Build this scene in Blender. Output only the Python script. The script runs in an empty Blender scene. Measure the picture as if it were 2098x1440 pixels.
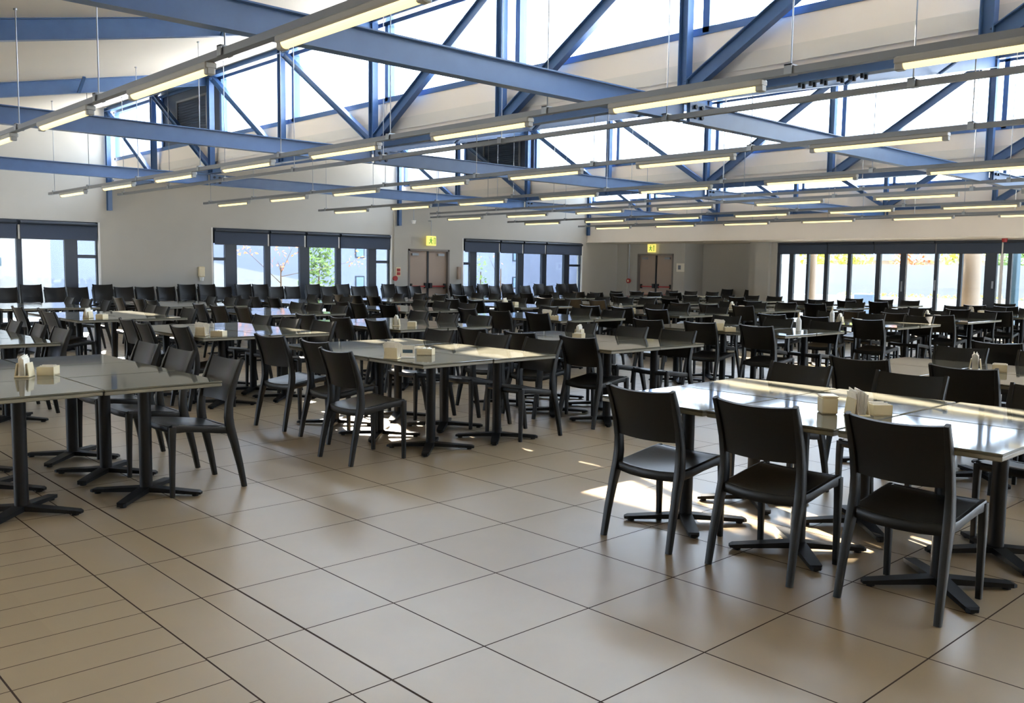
import bpy, math, random
from mathutils import Vector, Matrix
random.seed(7)
SC = bpy.context.scene
COL = SC.collection
PI = math.pi
# ------------------------------------------------------------------ camera
F_PX, PITCH, ROLL, YAW = 1846.308, 0.09145, 0.01381, 0.75172
CAM = Vector((-1.6373, -2.5262, 1.4581))
cy, sy, cp, sp = math.cos(YAW), math.sin(YAW), math.cos(PITCH), math.sin(PITCH)
fw = Vector((sy*cp, cy*cp, -sp)); rt = Vector((cy, -sy, 0)); up = rt.cross(fw)
r2 = rt*math.cos(ROLL) + up*math.sin(ROLL); u2 = up*math.cos(ROLL) - rt*math.sin(ROLL)
cd = bpy.data.cameras.new('camera'); cam = bpy.data.objects.new('camera', cd); COL.objects.link(cam)
cd.sensor_fit = 'HORIZONTAL'; cd.sensor_width = 36.0; cd.lens = F_PX/2098*36.0
cd.clip_start = 0.05; cd.clip_end = 400
M = Matrix.Identity(4)
for i in range(3):
    M[i][0], M[i][1], M[i][2], M[i][3] = r2[i], u2[i], -fw[i], CAM[i]
cam.matrix_world = M
SC.camera = cam
# ------------------------------------------------------------------ light and exposure
SKY_STRENGTH, SUN_STRENGTH, EXPOSURE = 5.2, 46.0, 1.58
w = bpy.data.worlds.new('world'); SC.world = w; w.use_nodes = True
bg = w.node_tree.nodes['Background']
bg.inputs['Color'].default_value = (0.66, 0.81, 1.0, 1); bg.inputs['Strength'].default_value = SKY_STRENGTH
tcw = w.node_tree.nodes.new('ShaderNodeTexCoord'); spw = w.node_tree.nodes.new('ShaderNodeSeparateXYZ')
mrw = w.node_tree.nodes.new('ShaderNodeMapRange'); mrw.inputs['From Min'].default_value = 0.0; mrw.inputs['From Max'].default_value = 0.75
mrw.inputs['To Min'].default_value = SKY_STRENGTH*0.62; mrw.inputs['To Max'].default_value = SKY_STRENGTH*1.9
w.node_tree.links.new(tcw.outputs['Generated'], spw.inputs[0]); w.node_tree.links.new(spw.outputs['Z'], mrw.inputs['Value'])
w.node_tree.links.new(mrw.outputs['Result'], bg.inputs['Strength'])
SUN_AZ = Vector((0.36, 0.935, 0)).normalized(); SUN_EL = math.radians(26)
sd = bpy.data.lights.new('sun', 'SUN'); sun = bpy.data.objects.new('sun', sd); COL.objects.link(sun)
sd.energy = SUN_STRENGTH; sd.angle = math.radians(0.6); sd.color = (1.0, 0.9, 0.76)
to_sun = SUN_AZ*math.cos(SUN_EL) + Vector((0, 0, math.sin(SUN_EL)))
sun.rotation_euler = to_sun.to_track_quat('Z', 'Y').to_euler(); sun.location = (10, 60, 40)
vs = SC.view_settings
vs.view_transform = 'Standard'; vs.look = 'None'; vs.gamma = 1.0; vs.exposure = EXPOSURE
vs.use_curve_mapping = False
try:
    SC.cycles.use_denoising = True
    SC.cycles.max_bounces = 8; SC.cycles.diffuse_bounces = 5; SC.cycles.glossy_bounces = 3
    SC.cycles.transparent_max_bounces = 12; SC.cycles.caustics_reflective = False; SC.cycles.caustics_refractive = False
    SC.cycles.sample_clamp_indirect = 6.0
except Exception:
    pass
def portal(loc, rot, sx, sz):
    l = bpy.data.lights.new('daylight_portal', 'AREA'); l.shape = 'RECTANGLE'; l.size = sx; l.size_y = sz
    l.cycles.is_portal = True
    o = bpy.data.objects.new('daylight_portal', l); o.location = loc; o.rotation_euler = rot; COL.objects.link(o)
# ------------------------------------------------------------------ materials
def new_mat(name):
    m = bpy.data.materials.new(name); m.use_nodes = True
    nt = m.node_tree; return m, nt, nt.nodes['Principled BSDF']
def srgb(r, g, b):
    f = lambda c: (c/255/12.92) if c/255 <= 0.04045 else ((c/255+0.055)/1.055)**2.4
    return (f(r), f(g), f(b), 1)
def mat(name, col, rough=0.5, metal=0.0, noise=0.0, scale=20.0, bump=0.0, spec=0.5):
    m, nt, b = new_mat(name)
    b.inputs['Roughness'].default_value = rough; b.inputs['Metallic'].default_value = metal
    b.inputs['Specular IOR Level'].default_value = spec
    b.inputs['Base Color'].default_value = col
    if noise or bump:
        tc = nt.nodes.new('ShaderNodeTexCoord'); n = nt.nodes.new('ShaderNodeTexNoise')
        n.inputs['Scale'].default_value = scale; n.inputs['Detail'].default_value = 4
        nt.links.new(tc.outputs['Object'], n.inputs['Vector'])
        if noise:
            r = nt.nodes.new('ShaderNodeMixRGB'); r.blend_type = 'MULTIPLY'
            r.inputs[0].default_value = 1.0; r.inputs[1].default_value = col
            cr = nt.nodes.new('ShaderNodeValToRGB')
            cr.color_ramp.elements[0].position = 0.3; cr.color_ramp.elements[1].position = 0.7
            cr.color_ramp.elements[0].color = (1-noise,)*3+(1,); cr.color_ramp.elements[1].color = (1, 1, 1, 1)
            nt.links.new(n.outputs['Fac'], cr.inputs['Fac']); nt.links.new(cr.outputs['Color'], r.inputs[2])
            nt.links.new(r.outputs['Color'], b.inputs['Base Color'])
        if bump:
            bp = nt.nodes.new('ShaderNodeBump'); bp.inputs['Strength'].default_value = bump; bp.inputs['Distance'].default_value = 0.01
            nt.links.new(n.outputs['Fac'], bp.inputs['Height']); nt.links.new(bp.outputs['Normal'], b.inputs['Normal'])
    return m
def emis(name, col, s):
    m, nt, b = new_mat(name)
    b.inputs['Base Color'].default_value = col
    b.inputs['Emission Color'].default_value = col; b.inputs['Emission Strength'].default_value = s
    return m
def glass(name, tint=(1, 1, 1, 1), refl=0.08):
    m, nt, b = new_mat(name); nt.nodes.remove(b)
    t = nt.nodes.new('ShaderNodeBsdfTransparent'); t.inputs[0].default_value = tint
    g = nt.nodes.new('ShaderNodeBsdfGlossy'); g.inputs['Roughness'].default_value = 0.02
    fr = nt.nodes.new('ShaderNodeFresnel'); fr.inputs[0].default_value = 1.45
    mx = nt.nodes.new('ShaderNodeMixShader')
    mm = nt.nodes.new('ShaderNodeMath'); mm.operation = 'MULTIPLY'; mm.inputs[1].default_value = refl*10
    nt.links.new(fr.outputs[0], mm.inputs[0]); nt.links.new(mm.outputs[0], mx.inputs[0])
    nt.links.new(t.outputs[0], mx.inputs[1]); nt.links.new(g.outputs[0], mx.inputs[2])
    nt.links.new(mx.outputs[0], nt.nodes['Material Output'].inputs[0])
    return m
def floor_material():
    m, nt, b = new_mat('beige_porcelain_tiles')
    N = nt.nodes; L = nt.links
    tc = N.new('ShaderNodeTexCoord'); sep = N.new('ShaderNodeSeparateXYZ'); L.new(tc.outputs['Object'], sep.inputs[0])
    X, Y = sep.outputs[0], sep.outputs[1]
    def op(o, a, c=None, d=None):
        n = N.new('ShaderNodeMath'); n.operation = o
        for i, v in enumerate((a, c, d)):
            if v is None: continue
            if isinstance(v, (int, float)): n.inputs[i].default_value = v
            else: L.new(v, n.inputs[i])
        return n.outputs[0]
    def single(v, p, wd): return op('LESS_THAN', op('ABSOLUTE', op('SUBTRACT', v, p)), wd/2)
    def rep(v, off, per, wd):
        q = op('FRACT', op('ADD', op('DIVIDE', op('SUBTRACT', v, off), per), 0.5))
        return op('LESS_THAN', op('MULTIPLY', op('ABSOLUTE', op('SUBTRACT', q, 0.5)), per), wd/2)
    right = op('GREATER_THAN', X, 0.3); left = op('LESS_THAN', X, -0.252)
    wide = op('SUBTRACT', 1.0, left)
    g = op('MULTIPLY', rep(X, 0.0, 0.6, 0.007), right)
    g = op('MAXIMUM', g, op('MULTIPLY', rep(Y, 0.002, 0.6, 0.0065), wide))
    g = op('MAXIMUM', g, op('MULTIPLY', rep(X, -0.2525, 0.6035, 0.007), op('LESS_THAN', X, -0.2)))
    g = op('MAXIMUM', g, op('MULTIPLY', rep(Y, 0.38, 0.2045, 0.005), left))
    g = op('MAXIMUM', g, single(X, 0.0, 0.006)); dark = single(X, 0.165, 0.010)
    g = op('MAXIMUM', g, dark)
    # a slightly different tone for every tile
    wn = N.new('ShaderNodeTexWhiteNoise'); wn.noise_dimensions = '2D'
    cb = N.new('ShaderNodeCombineXYZ'); L.new(op('FLOOR', op('DIVIDE', X, 0.6)), cb.inputs[0]); L.new(op('FLOOR', op('DIVIDE', op('SUBTRACT', Y, 0.002), 0.6)), cb.inputs[1])
    L.new(cb.outputs[0], wn.inputs['Vector'])
    ns = N.new('ShaderNodeTexNoise'); ns.inputs['Scale'].default_value = 5.0; ns.inputs['Detail'].default_value = 3
    L.new(tc.outputs['Object'], ns.inputs['Vector'])
    fac = op('ADD', op('MULTIPLY', wn.outputs['Value'], 0.35), op('MULTIPLY', ns.outputs['Fac'], 0.65))
    mx = N.new('ShaderNodeMixRGB'); mx.inputs[1].default_value = srgb(144, 126, 97); mx.inputs[2].default_value = srgb(157, 140, 112)
    L.new(fac, mx.inputs[0])
    mg = N.new('ShaderNodeMixRGB'); mg.inputs[2].default_value = srgb(58, 46, 38); L.new(mx.outputs[0], mg.inputs[1]); L.new(g, mg.inputs[0])
    L.new(mg.outputs[0], b.inputs['Base Color'])
    sc = N.new('ShaderNodeTexNoise'); sc.inputs['Scale'].default_value = 2.0; sc.inputs['Detail'].default_value = 2
    L.new(tc.outputs['Object'], sc.inputs['Vector'])
    rr = op('ADD', 0.31, op('MULTIPLY', sc.outputs['Fac'], 0.08))
    L.new(op('ADD', rr, op('MULTIPLY', g, 0.5)), b.inputs['Roughness'])
    b.inputs['IOR'].default_value = 1.75; L.new(op('SUBTRACT', 0.8, op('MULTIPLY', g, 0.75)), b.inputs['Specular IOR Level'])
    bp = N.new('ShaderNodeBump'); bp.inputs['Strength'].default_value = 0.4; bp.inputs['Distance'].default_value = 0.002; bp.invert = True
    L.new(g, bp.inputs['Height']); L.new(bp.outputs[0], b.inputs['Normal'])
    return m
MT = dict(
    floor=floor_material(),
    wall=mat('warm_grey_paint', srgb(184, 181, 173), 0.7, noise=0.05, scale=1.5),
    ceil=mat('cream_ceiling_paint', srgb(214, 209, 200), 0.75, noise=0.03, scale=1.0),
    white=mat('white_upstand_paint', srgb(226, 218, 208), 0.7, noise=0.03, scale=1.2),
    steel=mat('blue_grey_steel_paint', srgb(68, 101, 147), 0.36, noise=0.12, scale=6),
    bolt=mat('dark_bolt_steel', srgb(30, 36, 46), 0.4, 0.6),
    frame=mat('charcoal_aluminium', srgb(44, 52, 64), 0.4, noise=0.06, scale=8),
    blind=mat('slate_blind_fabric', srgb(66, 76, 94), 0.85, noise=0.1, scale=60),
    gap=mat('white_trim', srgb(235, 235, 232), 0.5),
    chair=mat('charcoal_plastic', srgb(19, 18, 16), 0.37, noise=0.10, scale=40, bump=0.03, spec=0.32),
    table=mat('grey_stone_laminate', srgb(104, 102, 90), 0.05, noise=0.22, scale=7, spec=0.14),
    edge=mat('table_edge_band', srgb(122, 118, 104), 0.3),
    iron=mat('black_cast_iron', srgb(8, 8, 10), 0.5, noise=0.2, scale=30, spec=0.3),
    rail=mat('grey_lighting_channel', srgb(120, 124, 130), 0.4, 0.2),
    batten=mat('white_batten_enamel', srgb(150, 150, 146), 0.35),
    tube=emis('warm_fluorescent_glow', (1.0, 0.76, 0.28, 1), 0.74),
    wire=mat('thin_suspension_steel', srgb(150, 155, 160), 0.35, 0.5),
    door=mat('taupe_door_paint', srgb(168, 150, 136), 0.5, noise=0.04, scale=3),
    doorframe=mat('grey_door_frame', srgb(120, 112, 106), 0.5),
    black=mat('black_hardware', srgb(20, 20, 22), 0.4),
    red=mat('red_paint', srgb(170, 40, 40), 0.4),
    cream=mat('cream_plastic', srgb(222, 208, 172), 0.4, noise=0.04, scale=10),
    paper=mat('white_napkin_paper', srgb(236, 230, 216), 0.8, noise=0.08, scale=30),
    glass=glass('clear_glass', (1, 1, 1, 1), 0.03), tinted=glass('tinted_glass', (.56, .575, .58, 1), 0.05),
    sign=emis('lit_exit_sign_yellow', (1.0, 0.85, 0.2, 1), 0.26),
    signgreen=emis('lit_exit_sign_green', (0.08, 0.4, 0.03, 1), 0.12),
    louvre=mat('blue_grey_louvre_panel', srgb(52, 68, 90), 0.5),
    facade=mat('pale_blue_render', srgb(120, 127, 149), 0.8, noise=0.08, scale=0.8),
    outwhite=mat('white_outdoor_wall', srgb(142, 142, 142), 0.8, noise=0.05, scale=0.6),
    paving=mat('pale_paving', srgb(205, 200, 190), 0.85, noise=0.1, scale=1.5),
    leaf=mat('green_leaf', srgb(120, 150, 70), 0.6, noise=0.4, scale=4),
    leafy=mat('yellow_green_leaf', srgb(190, 190, 60), 0.6, noise=0.4, scale=4),
    orange=mat('orange_autumn_leaf', srgb(225, 130, 70), 0.6, noise=0.3, scale=5),
    bark=mat('grey_bark', srgb(110, 90, 70), 0.8, noise=0.3, scale=10),
    stone=mat('taupe_column_render', srgb(170, 155, 140), 0.75, noise=0.1, scale=2),
    roofing=mat('grey_roof_sheet', srgb(130, 140, 150), 0.5, noise=0.1, scale=3),
    bluebin=mat('blue_painted_panel', srgb(104, 128, 158), 0.5, noise=0.05, scale=3),
    teal=mat('teal_painted_post', srgb(60, 88, 105), 0.5, noise=0.1, scale=3),
)
# ------------------------------------------------------------------ mesh helpers
class MB:
    def __init__(s): s.v = []; s.f = []
    def add(s, vs, fs):
        n = len(s.v); s.v += [tuple(p) for p in vs]; s.f += [tuple(i+n for i in q) for q in fs]; return s
    def box(s, x0, x1, y0, y1, z0, z1):
        return s.hexa([(x0, y0, z0), (x1, y0, z0), (x1, y1, z0), (x0, y1, z0), (x0, y0, z1), (x1, y0, z1), (x1, y1, z1), (x0, y1, z1)])
    def hexa(s, p):
        return s.add(p, [(3, 2, 1, 0), (4, 5, 6, 7), (0, 1, 5, 4), (1, 2, 6, 5), (2, 3, 7, 6), (3, 0, 4, 7)])
    def cbox(s, x0, x1, y0, y1, z0, z1, c):          # box with chamfered edges all round
        c = min(c, (x1-x0)*.45, (y1-y0)*.45, (z1-z0)*.45)
        rings = []
        for z, i in ((z0, c), (z0+c, 0), (z1-c, 0), (z1, c)):
            a0, a1, b0, b1 = x0+i, x1-i, y0+i, y1-i; k = c*.9
            rings.append([(a0+k, b0, z), (a1-k, b0, z), (a1, b0+k, z), (a1, b1-k, z), (a1-k, b1, z), (a0+k, b1, z), (a0, b1-k, z), (a0, b0+k, z)])
        return s.loft(rings)
    def loft(s, rings, caps=True, close=True):
        n = len(rings[0]); vs = [p for r in rings for p in r]; fs = []
        for j in range(len(rings)-1):
            for i in range(n if close else n-1):
                k = (i+1) % n; fs.append((j*n+i, j*n+k, (j+1)*n+k, (j+1)*n+i))
        if caps:
            fs.append(tuple(reversed(range(n)))); fs.append(tuple((len(rings)-1)*n+i for i in range(n)))
        return s.add(vs, fs)
    def cyl(s, p0, p1, ra, rb=None, n=12):
        p0, p1 = Vector(p0), Vector(p1); rb = ra if rb is None else rb
        d = (p1-p0).normalized(); a = d.orthogonal().normalized(); b = d.cross(a)
        return s.loft([[p+(a*math.cos(2*PI*i/n)+b*math.sin(2*PI*i/n))*r for i in range(n)] for p, r in ((p0, ra), (p1, rb))])
    def bar(s, p0, p1, wd, dp, side):                 # rectangular bar; wd along `side`
        p0, p1 = Vector(p0), Vector(p1); d = (p1-p0).normalized(); a = Vector(side).normalized(); b = d.cross(a).normalized()
        rr = []
        for p in (p0, p1): rr.append([p+a*wd/2+b*dp/2, p-a*wd/2+b*dp/2, p-a*wd/2-b*dp/2, p+a*wd/2-b*dp/2])
        return s.loft(rr)
    def hbar(s, p0, p1, wd, dp, t, side):             # H section: flanges spaced dp apart, wd wide along `side`
        p0, p1 = Vector(p0), Vector(p1); d = (p1-p0).normalized(); a = Vector(side).normalized(); b = d.cross(a).normalized()
        for k in (1, -1):
            o = b*(dp/2-t/2)*k; s.bar(p0+o, p1+o, wd, t, a)
        return s.bar(p0, p1, t, dp-2*t, a)
    def sweep(s, pts, secs, yaxis=(0, 1, 0), n=10):    # rounded section along a path; secs = (size across yaxis, size across the other)
        rings = []; ya = Vector(yaxis).normalized()
        for i, p in enumerate(pts):
            p = Vector(p); t = (Vector(pts[min(i+1, len(pts)-1)])-Vector(pts[max(i-1, 0)])).normalized()
            nb = t.cross(ya).normalized(); yb = nb.cross(t).normalized(); wy, wn = secs[i]
            ring = []
            for k in range(n):
                a = 2*PI*(k+.5)/n; c, q = math.cos(a), math.sin(a)
                e = 0.45
                ring.append(p + yb*(wy/2*math.copysign(abs(c)**e, c)) + nb*(wn/2*math.copysign(abs(q)**e, q)))
            rings.append(ring)
        return s.loft(rings)
    def sheet(s, fn, nu, nv, th):                      # curved plate with thickness; fn(u,v)->(point, normal)
        top, bot = [], []
        for j in range(nv+1):
            for i in range(nu+1):
                p, nn = fn(i/nu, j/nv); p = Vector(p); nn = Vector(nn).normalized()
                top.append(p+nn*th/2); bot.append(p-nn*th/2)
        w_ = nu+1; T = len(top); fs = []
        for j in range(nv):
            for i in range(nu):
                a, b, c, d = j*w_+i, j*w_+i+1, (j+1)*w_+i+1, (j+1)*w_+i
                fs.append((a, b, c, d)); fs.append((T+d, T+c, T+b, T+a))
        rim = [i for i in range(w_)] + [j*w_+nu for j in range(1, nv+1)] + [nv*w_+i for i in range(nu-1, -1, -1)] + [j*w_ for j in range(nv-1, 0, -1)]
        for k in range(len(rim)):
            a, b = rim[k], rim[(k+1) % len(rim)]; fs.append((a, T+a, T+b, b))
        return s.add(top+bot, fs)
    def mesh(s, name, m, smooth=False):
        me = bpy.data.meshes.new(name); me.from_pydata(s.v, [], s.f); me.update()
        import bmesh
        b = bmesh.new(); b.from_mesh(me); bmesh.ops.recalc_face_normals(b, faces=b.faces); b.to_mesh(me); b.free()
        for mm in (m if isinstance(m, (list, tuple)) else [m]): me.materials.append(mm)
        if smooth:
            for p in me.polygons: p.use_smooth = True
            try: me.set_sharp_from_angle(angle=math.radians(38))
            except Exception: pass
        return me
    def build(s, name, m, parent=None, smooth=False):
        o = bpy.data.objects.new(name, s.mesh(name, m, smooth)); COL.objects.link(o)
        if parent: o.parent = parent
        return o
def tag(o, label, cat, group=None):
    o['label'] = label; o['category'] = cat
    if group: o['group'] = group
    return o
def thing(name, label, cat, loc=(0, 0, 0), rz=0, group=None):
    o = bpy.data.objects.new(name, None); COL.objects.link(o); o.empty_display_size = .2
    o.location = loc; o.rotation_euler = (0, 0, rz); return tag(o, label, cat, group)
def structure(o): o['kind'] = 'structure'; return o
def dup(o, parent=None):
    c = o.copy(); COL.objects.link(c)
    if parent: c.parent = parent
    for ch in o.children: dup(ch, c)
    return c
def skeleton(name):
    o = bpy.data.objects.new(name, None); COL.objects.link(o); return structure(o)
# ------------------------------------------------------------------ room shell
XT = [-10.82, -2.34, 6.14, 14.61, 23.10]       # clerestory / truss planes
ZLOW, SLOPE = 3.43, 0.2
YB, YW, XR = -9.0, 20.0, 24.9
def zroof(k, x): return ZLOW + SLOPE*(x-XT[k])
structure(MB().box(-10.82, 26.2, YB, YW+.02, -.08, 0).build('floor', MT['floor']))
cl = MB()
for k in range(4):
    x0, x1 = XT[k]+.12, XT[k+1]+.16
    cl.hexa([(x0, YB-.2, zroof(k, x0)), (x1, YB-.2, zroof(k, x1)), (x1, YW+.25, zroof(k, x1)), (x0, YW+.25, zroof(k, x0)),
             (x0, YB-.2, zroof(k, x0)+.16), (x1, YB-.2, zroof(k, x1)+.16), (x1, YW+.25, zroof(k, x1)+.16), (x0, YW+.25, zroof(k, x0)+.16)])
structure(cl.build('ceiling', MT['ceil']))
# left wall, plane Y=20, with its openings (x0, x1, top)
OPEN = [(-9.0, -4.6, 2.42), (0.2, 5.9, 2.42), (8.73, 14.36, 2.42), (15.0, 16.62, 2.03), (17.2, 22.87, 2.42)]
wl = MB()
cuts = sorted(set([-11.0, 25.2] + [a for o in OPEN for a in o[:2]] + XT[1:]))
for a, b in zip(cuts[:-1], cuts[1:]):
    k = max(i for i in range(5) if XT[i]-.2 <= a+.001) if a > XT[0] else 0
    base = 0
    for o in OPEN:
        if o[0]-.001 <= a and b <= o[1]+.001: base = o[2]
    k = min(k, 4)
    za, zb = (zroof(k, a), zroof(k, b)) if k < 4 else (3.6, 3.6)
    wl.hexa([(a, YW, base), (b, YW, base), (b, YW+.25, base), (a, YW+.25, base), (a, YW, za+.05), (b, YW, zb+.05), (b, YW+.25, zb+.05), (a, YW+.25, za+.05)])
structure(wl.build('wall_left', MT['wall']))
# right wall, plane X=24.9
wr = MB()
for y0, y1, z0, z1 in ((YB, -2, 0, 2.6), (-2, 13.25, 2.42, 2.6), (13.25, 14.25, 0, 2.6), (16.9, 17.4, 0, 2.6), (17.4, 19.04, 2.08, 2.6), (19.04, YW, 0, 2.6)):
    wr.box(XR, XR+.25, y0, y1, z0, z1)
wr.box(26.0, 26.2, 14.0, 17.1, 0, 2.6); wr.box(XR+.25, 26.0, 16.9, 17.1, 0, 2.6); wr.box(XR+.25, 26.0, 14.05, 14.25, 0, 2.6)
wr.box(XR-.14, XR, 13.45, 13.95, 0, 2.45); wr.box(XR-.06, XR, 19.5, YW, 0, 2.45)
structure(wr.build('wall_right', MT['wall']))
# dropped bulkhead over the right side
structure(MB().box(XT[4]+.03, 26.2, YB, YW, 2.45, 3.30).box(XT[4]-.02, XT[4]+.06, YB, YW, 2.45, 2.49).build('trim_1', MT['white']))
bw = MB()       # the walls behind the camera; unseen wide openings added to let sky light in
for x0, x1, z0, z1 in ((-11, 10, 0, 5.2), (10, 22, 2.7, 5.2), (22, 25.2, 0, 5.2)):
    bw.box(x0, x1, YB-.25, YB, z0, z1)
structure(bw.build('wall_back', MT['wall']))
bn = MB()
for y0, y1, z0, z1 in ((YB, 9, 0, 5.2), (9, 17, 2.7, 5.2), (17, YW, 0, 5.2)):
    bn.box(-11.07, -10.82, y0, y1, z0, z1)
structure(bn.build('wall_near', MT['wall']))
# ------------------------------------------------------------------ trusses, clerestories, tie beams
YP = [20.0, 17.17, 14.36, 11.62, 8.88, 6.06, 3.24, 0.30, -2.6, -5.4, -8.2]
ORD = ['first', 'second', 'third', 'fourth', 'fifth', 'sixth', 'seventh', 'eighth', 'ninth']
for k in range(1, 5):
    x = XT[k]
    which = {1: 'behind the viewer', 2: 'nearest the camera', 3: 'in the middle of the hall', 4: 'over the bulkhead at the far right'}[k]
    # upstand between the lower roof and the clerestory glass
    o = MB().box(x+.14, x+.24, YB, YW, 3.26, 3.90).box(x+.14, x+.24, YB, YW, 5.06, 5.30).build('trim_%d' % (k+1), MT['white']); structure(o)
    wn = skeleton('window_%d' % (k+20))
    fr = MB()
    fr.box(x+.13, x+.25, YB, YW, 3.88, 3.955); fr.box(x+.13, x+.25, YB, YW, 4.985, 5.07)
    for y in YP:
        fr.box(x+.13, x+.25, y-.19, y-.11, 3.9, 5.02)
    fr.build('window_frame', MT['steel'], wn)
    for a, b in zip(YP[:-1], YP[1:]):
        if not (k in (2, 3) and abs(a-17.17) < .01):
            MB().box(x+.185, x+.195, b-.15, a-.15, 3.93, 5.0).build('window_pane', MT['glass'], wn)
    portal((x+.3, 5.7, 4.45), (0, PI/2, 0), 1.1, 28)
    if k > 1:
        tr = thing('roof_truss', 'blue-grey steel truss standing in the clerestory %s' % which, 'truss', (x, 0, 0), 0, None)
        MB().hbar((0, YB, 3.27), (0, YW-.05, 3.27), .12, .13, .012, (1, 0, 0)).build('bottom_chord', MT['steel'], tr)
        MB().hbar((0, YB, 5.08), (0, YW-.05, 5.08), .12, .13, .012, (1, 0, 0)).build('top_chord', MT['steel'], tr)
        for yb_ in (1.80, 1.42):
            for dy in (-.11, 0, .11):
                for dx in (-.035, .035): MB().cyl((dx, yb_+dy, 3.21), (dx, yb_+dy, 3.165), .017, n=6).build('bolt', MT['bolt'], tr)
        for i, y in enumerate(YP[:10]):
            zb = 2.71 if i == 0 else 3.2
            yy = y-.08 if i == 0 else y
            MB().hbar((0, yy, zb), (0, yy, 5.1), .10, .11, .010, (1, 0, 0)).build('post', MT['steel'], tr)
        for i in range(9):
            y0, y1 = YP[i], YP[i+1]
            if i < 4: a, b = (0, y0-.1, 5.0), (0, y1+.06, 3.34)
            else: a, b = (0, y0-.06, 3.34), (0, y1+.1, 5.0)
            wd = .10 if i < 4 else .15
            MB().hbar(a, b, .09, wd, .010, (1, 0, 0)).build('diagonal_brace', MT['steel'], tr)
    if k in (2, 3):     # louvred ventilation panel that fills one clerestory bay
        lp = thing('louvre_panel', 'blue-grey louvred ventilation panel in the clerestory %s' % which, 'vent', (x+.16, 15.8, 0))
        MB().box(0, .05, -1.5, 1.22, 3.93, 5.0).build('panel', MT['louvre'], lp)
        q = MB()
        for (a, b, c, d) in ((-1.0, .45, 4.10, 4.14), (-1.0, .45, 4.78, 4.82), (-1.0, -.96, 4.1, 4.82), (.41, .45, 4.1, 4.82)):
            q.box(-.04, 0, a, b, c, d)
        q.build('grille_frame', MT['rail'], lp)
        q = MB()
        for i in range(12):
            z = 4.15+i*.053; q.hexa([(-.02, -.96, z), (0, -.96, z+.03), (0, .41, z+.03), (-.02, .41, z), (-.02, -.96, z+.012), (0, -.96, z+.042), (0, .41, z+.042), (-.02, .41, z+.012)])
        q.build('grille_slats', MT['louvre'], lp)
TIEY = [14.45, 8.88, 3.22, -2.5]
tien = ['farthest tie beam, near the left windows', 'second tie beam from the far windows', 'nearest tie beam, crossing the top of the view', 'tie beam over the camera']
for i, y in enumerate(TIEY):
    tb = thing('tie_beam', 'blue-grey steel %s' % tien[i], 'beam', (0, y, 0))
    for k in range(4):
        a, b = XT[k], XT[k+1]
        if k == 0: a = -10.8
        MB().hbar((a+.03, 0, 3.095), (b-.03, 0, 3.095), .11, .21, .012, (0, 1, 0)).build('beam_section', MT['steel'], tb)
    for k in (2, 3, 4):
        q = MB().box(XT[k]-.02, XT[k]+.24, -.075, -.045, 2.99, 3.2)
        q.build('splice_plate', MT['steel'], tb)
        for dx in (.06, .17):
            for z in (3.045, 3.145): MB().cyl((XT[k]+dx, -.075, z), (XT[k]+dx, -.10, z), .022, n=6).build('bolt', MT['bolt'], tb)
raf = {14.45: 'the farthest', 8.88: 'the middle', 3.22: 'the nearest', -2.5: 'the rear'}
bayn = {0: 'rear bay', 1: 'near left bay', 2: 'middle bay', 3: 'far right bay'}
for y in TIEY:
    for k in range(4):
        a, b = XT[k]+.1, XT[k+1]-.05
        rf = thing('roof_rafter', 'dark blue-grey sloping rafter under the ceiling, %s one of the %s' % (raf[y], bayn[k]), 'rafter', (0, y, 0))
        MB().hbar((a, 0, zroof(k, a)-.12), (b, 0, zroof(k, b)-.12), .11, .24, .012, (0, 1, 0)).build('rafter_beam', MT['steel'], rf)
        for fx in (.38, .72):
            xx = a+(b-a)*fx
            MB().bar((xx, -.06, zroof(k, xx)-.235), (xx-.02, -.42, zroof(k, xx)-.03), .05, .03, (1, 0, 0)).build('fly_brace', MT['steel'], rf)
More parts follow.
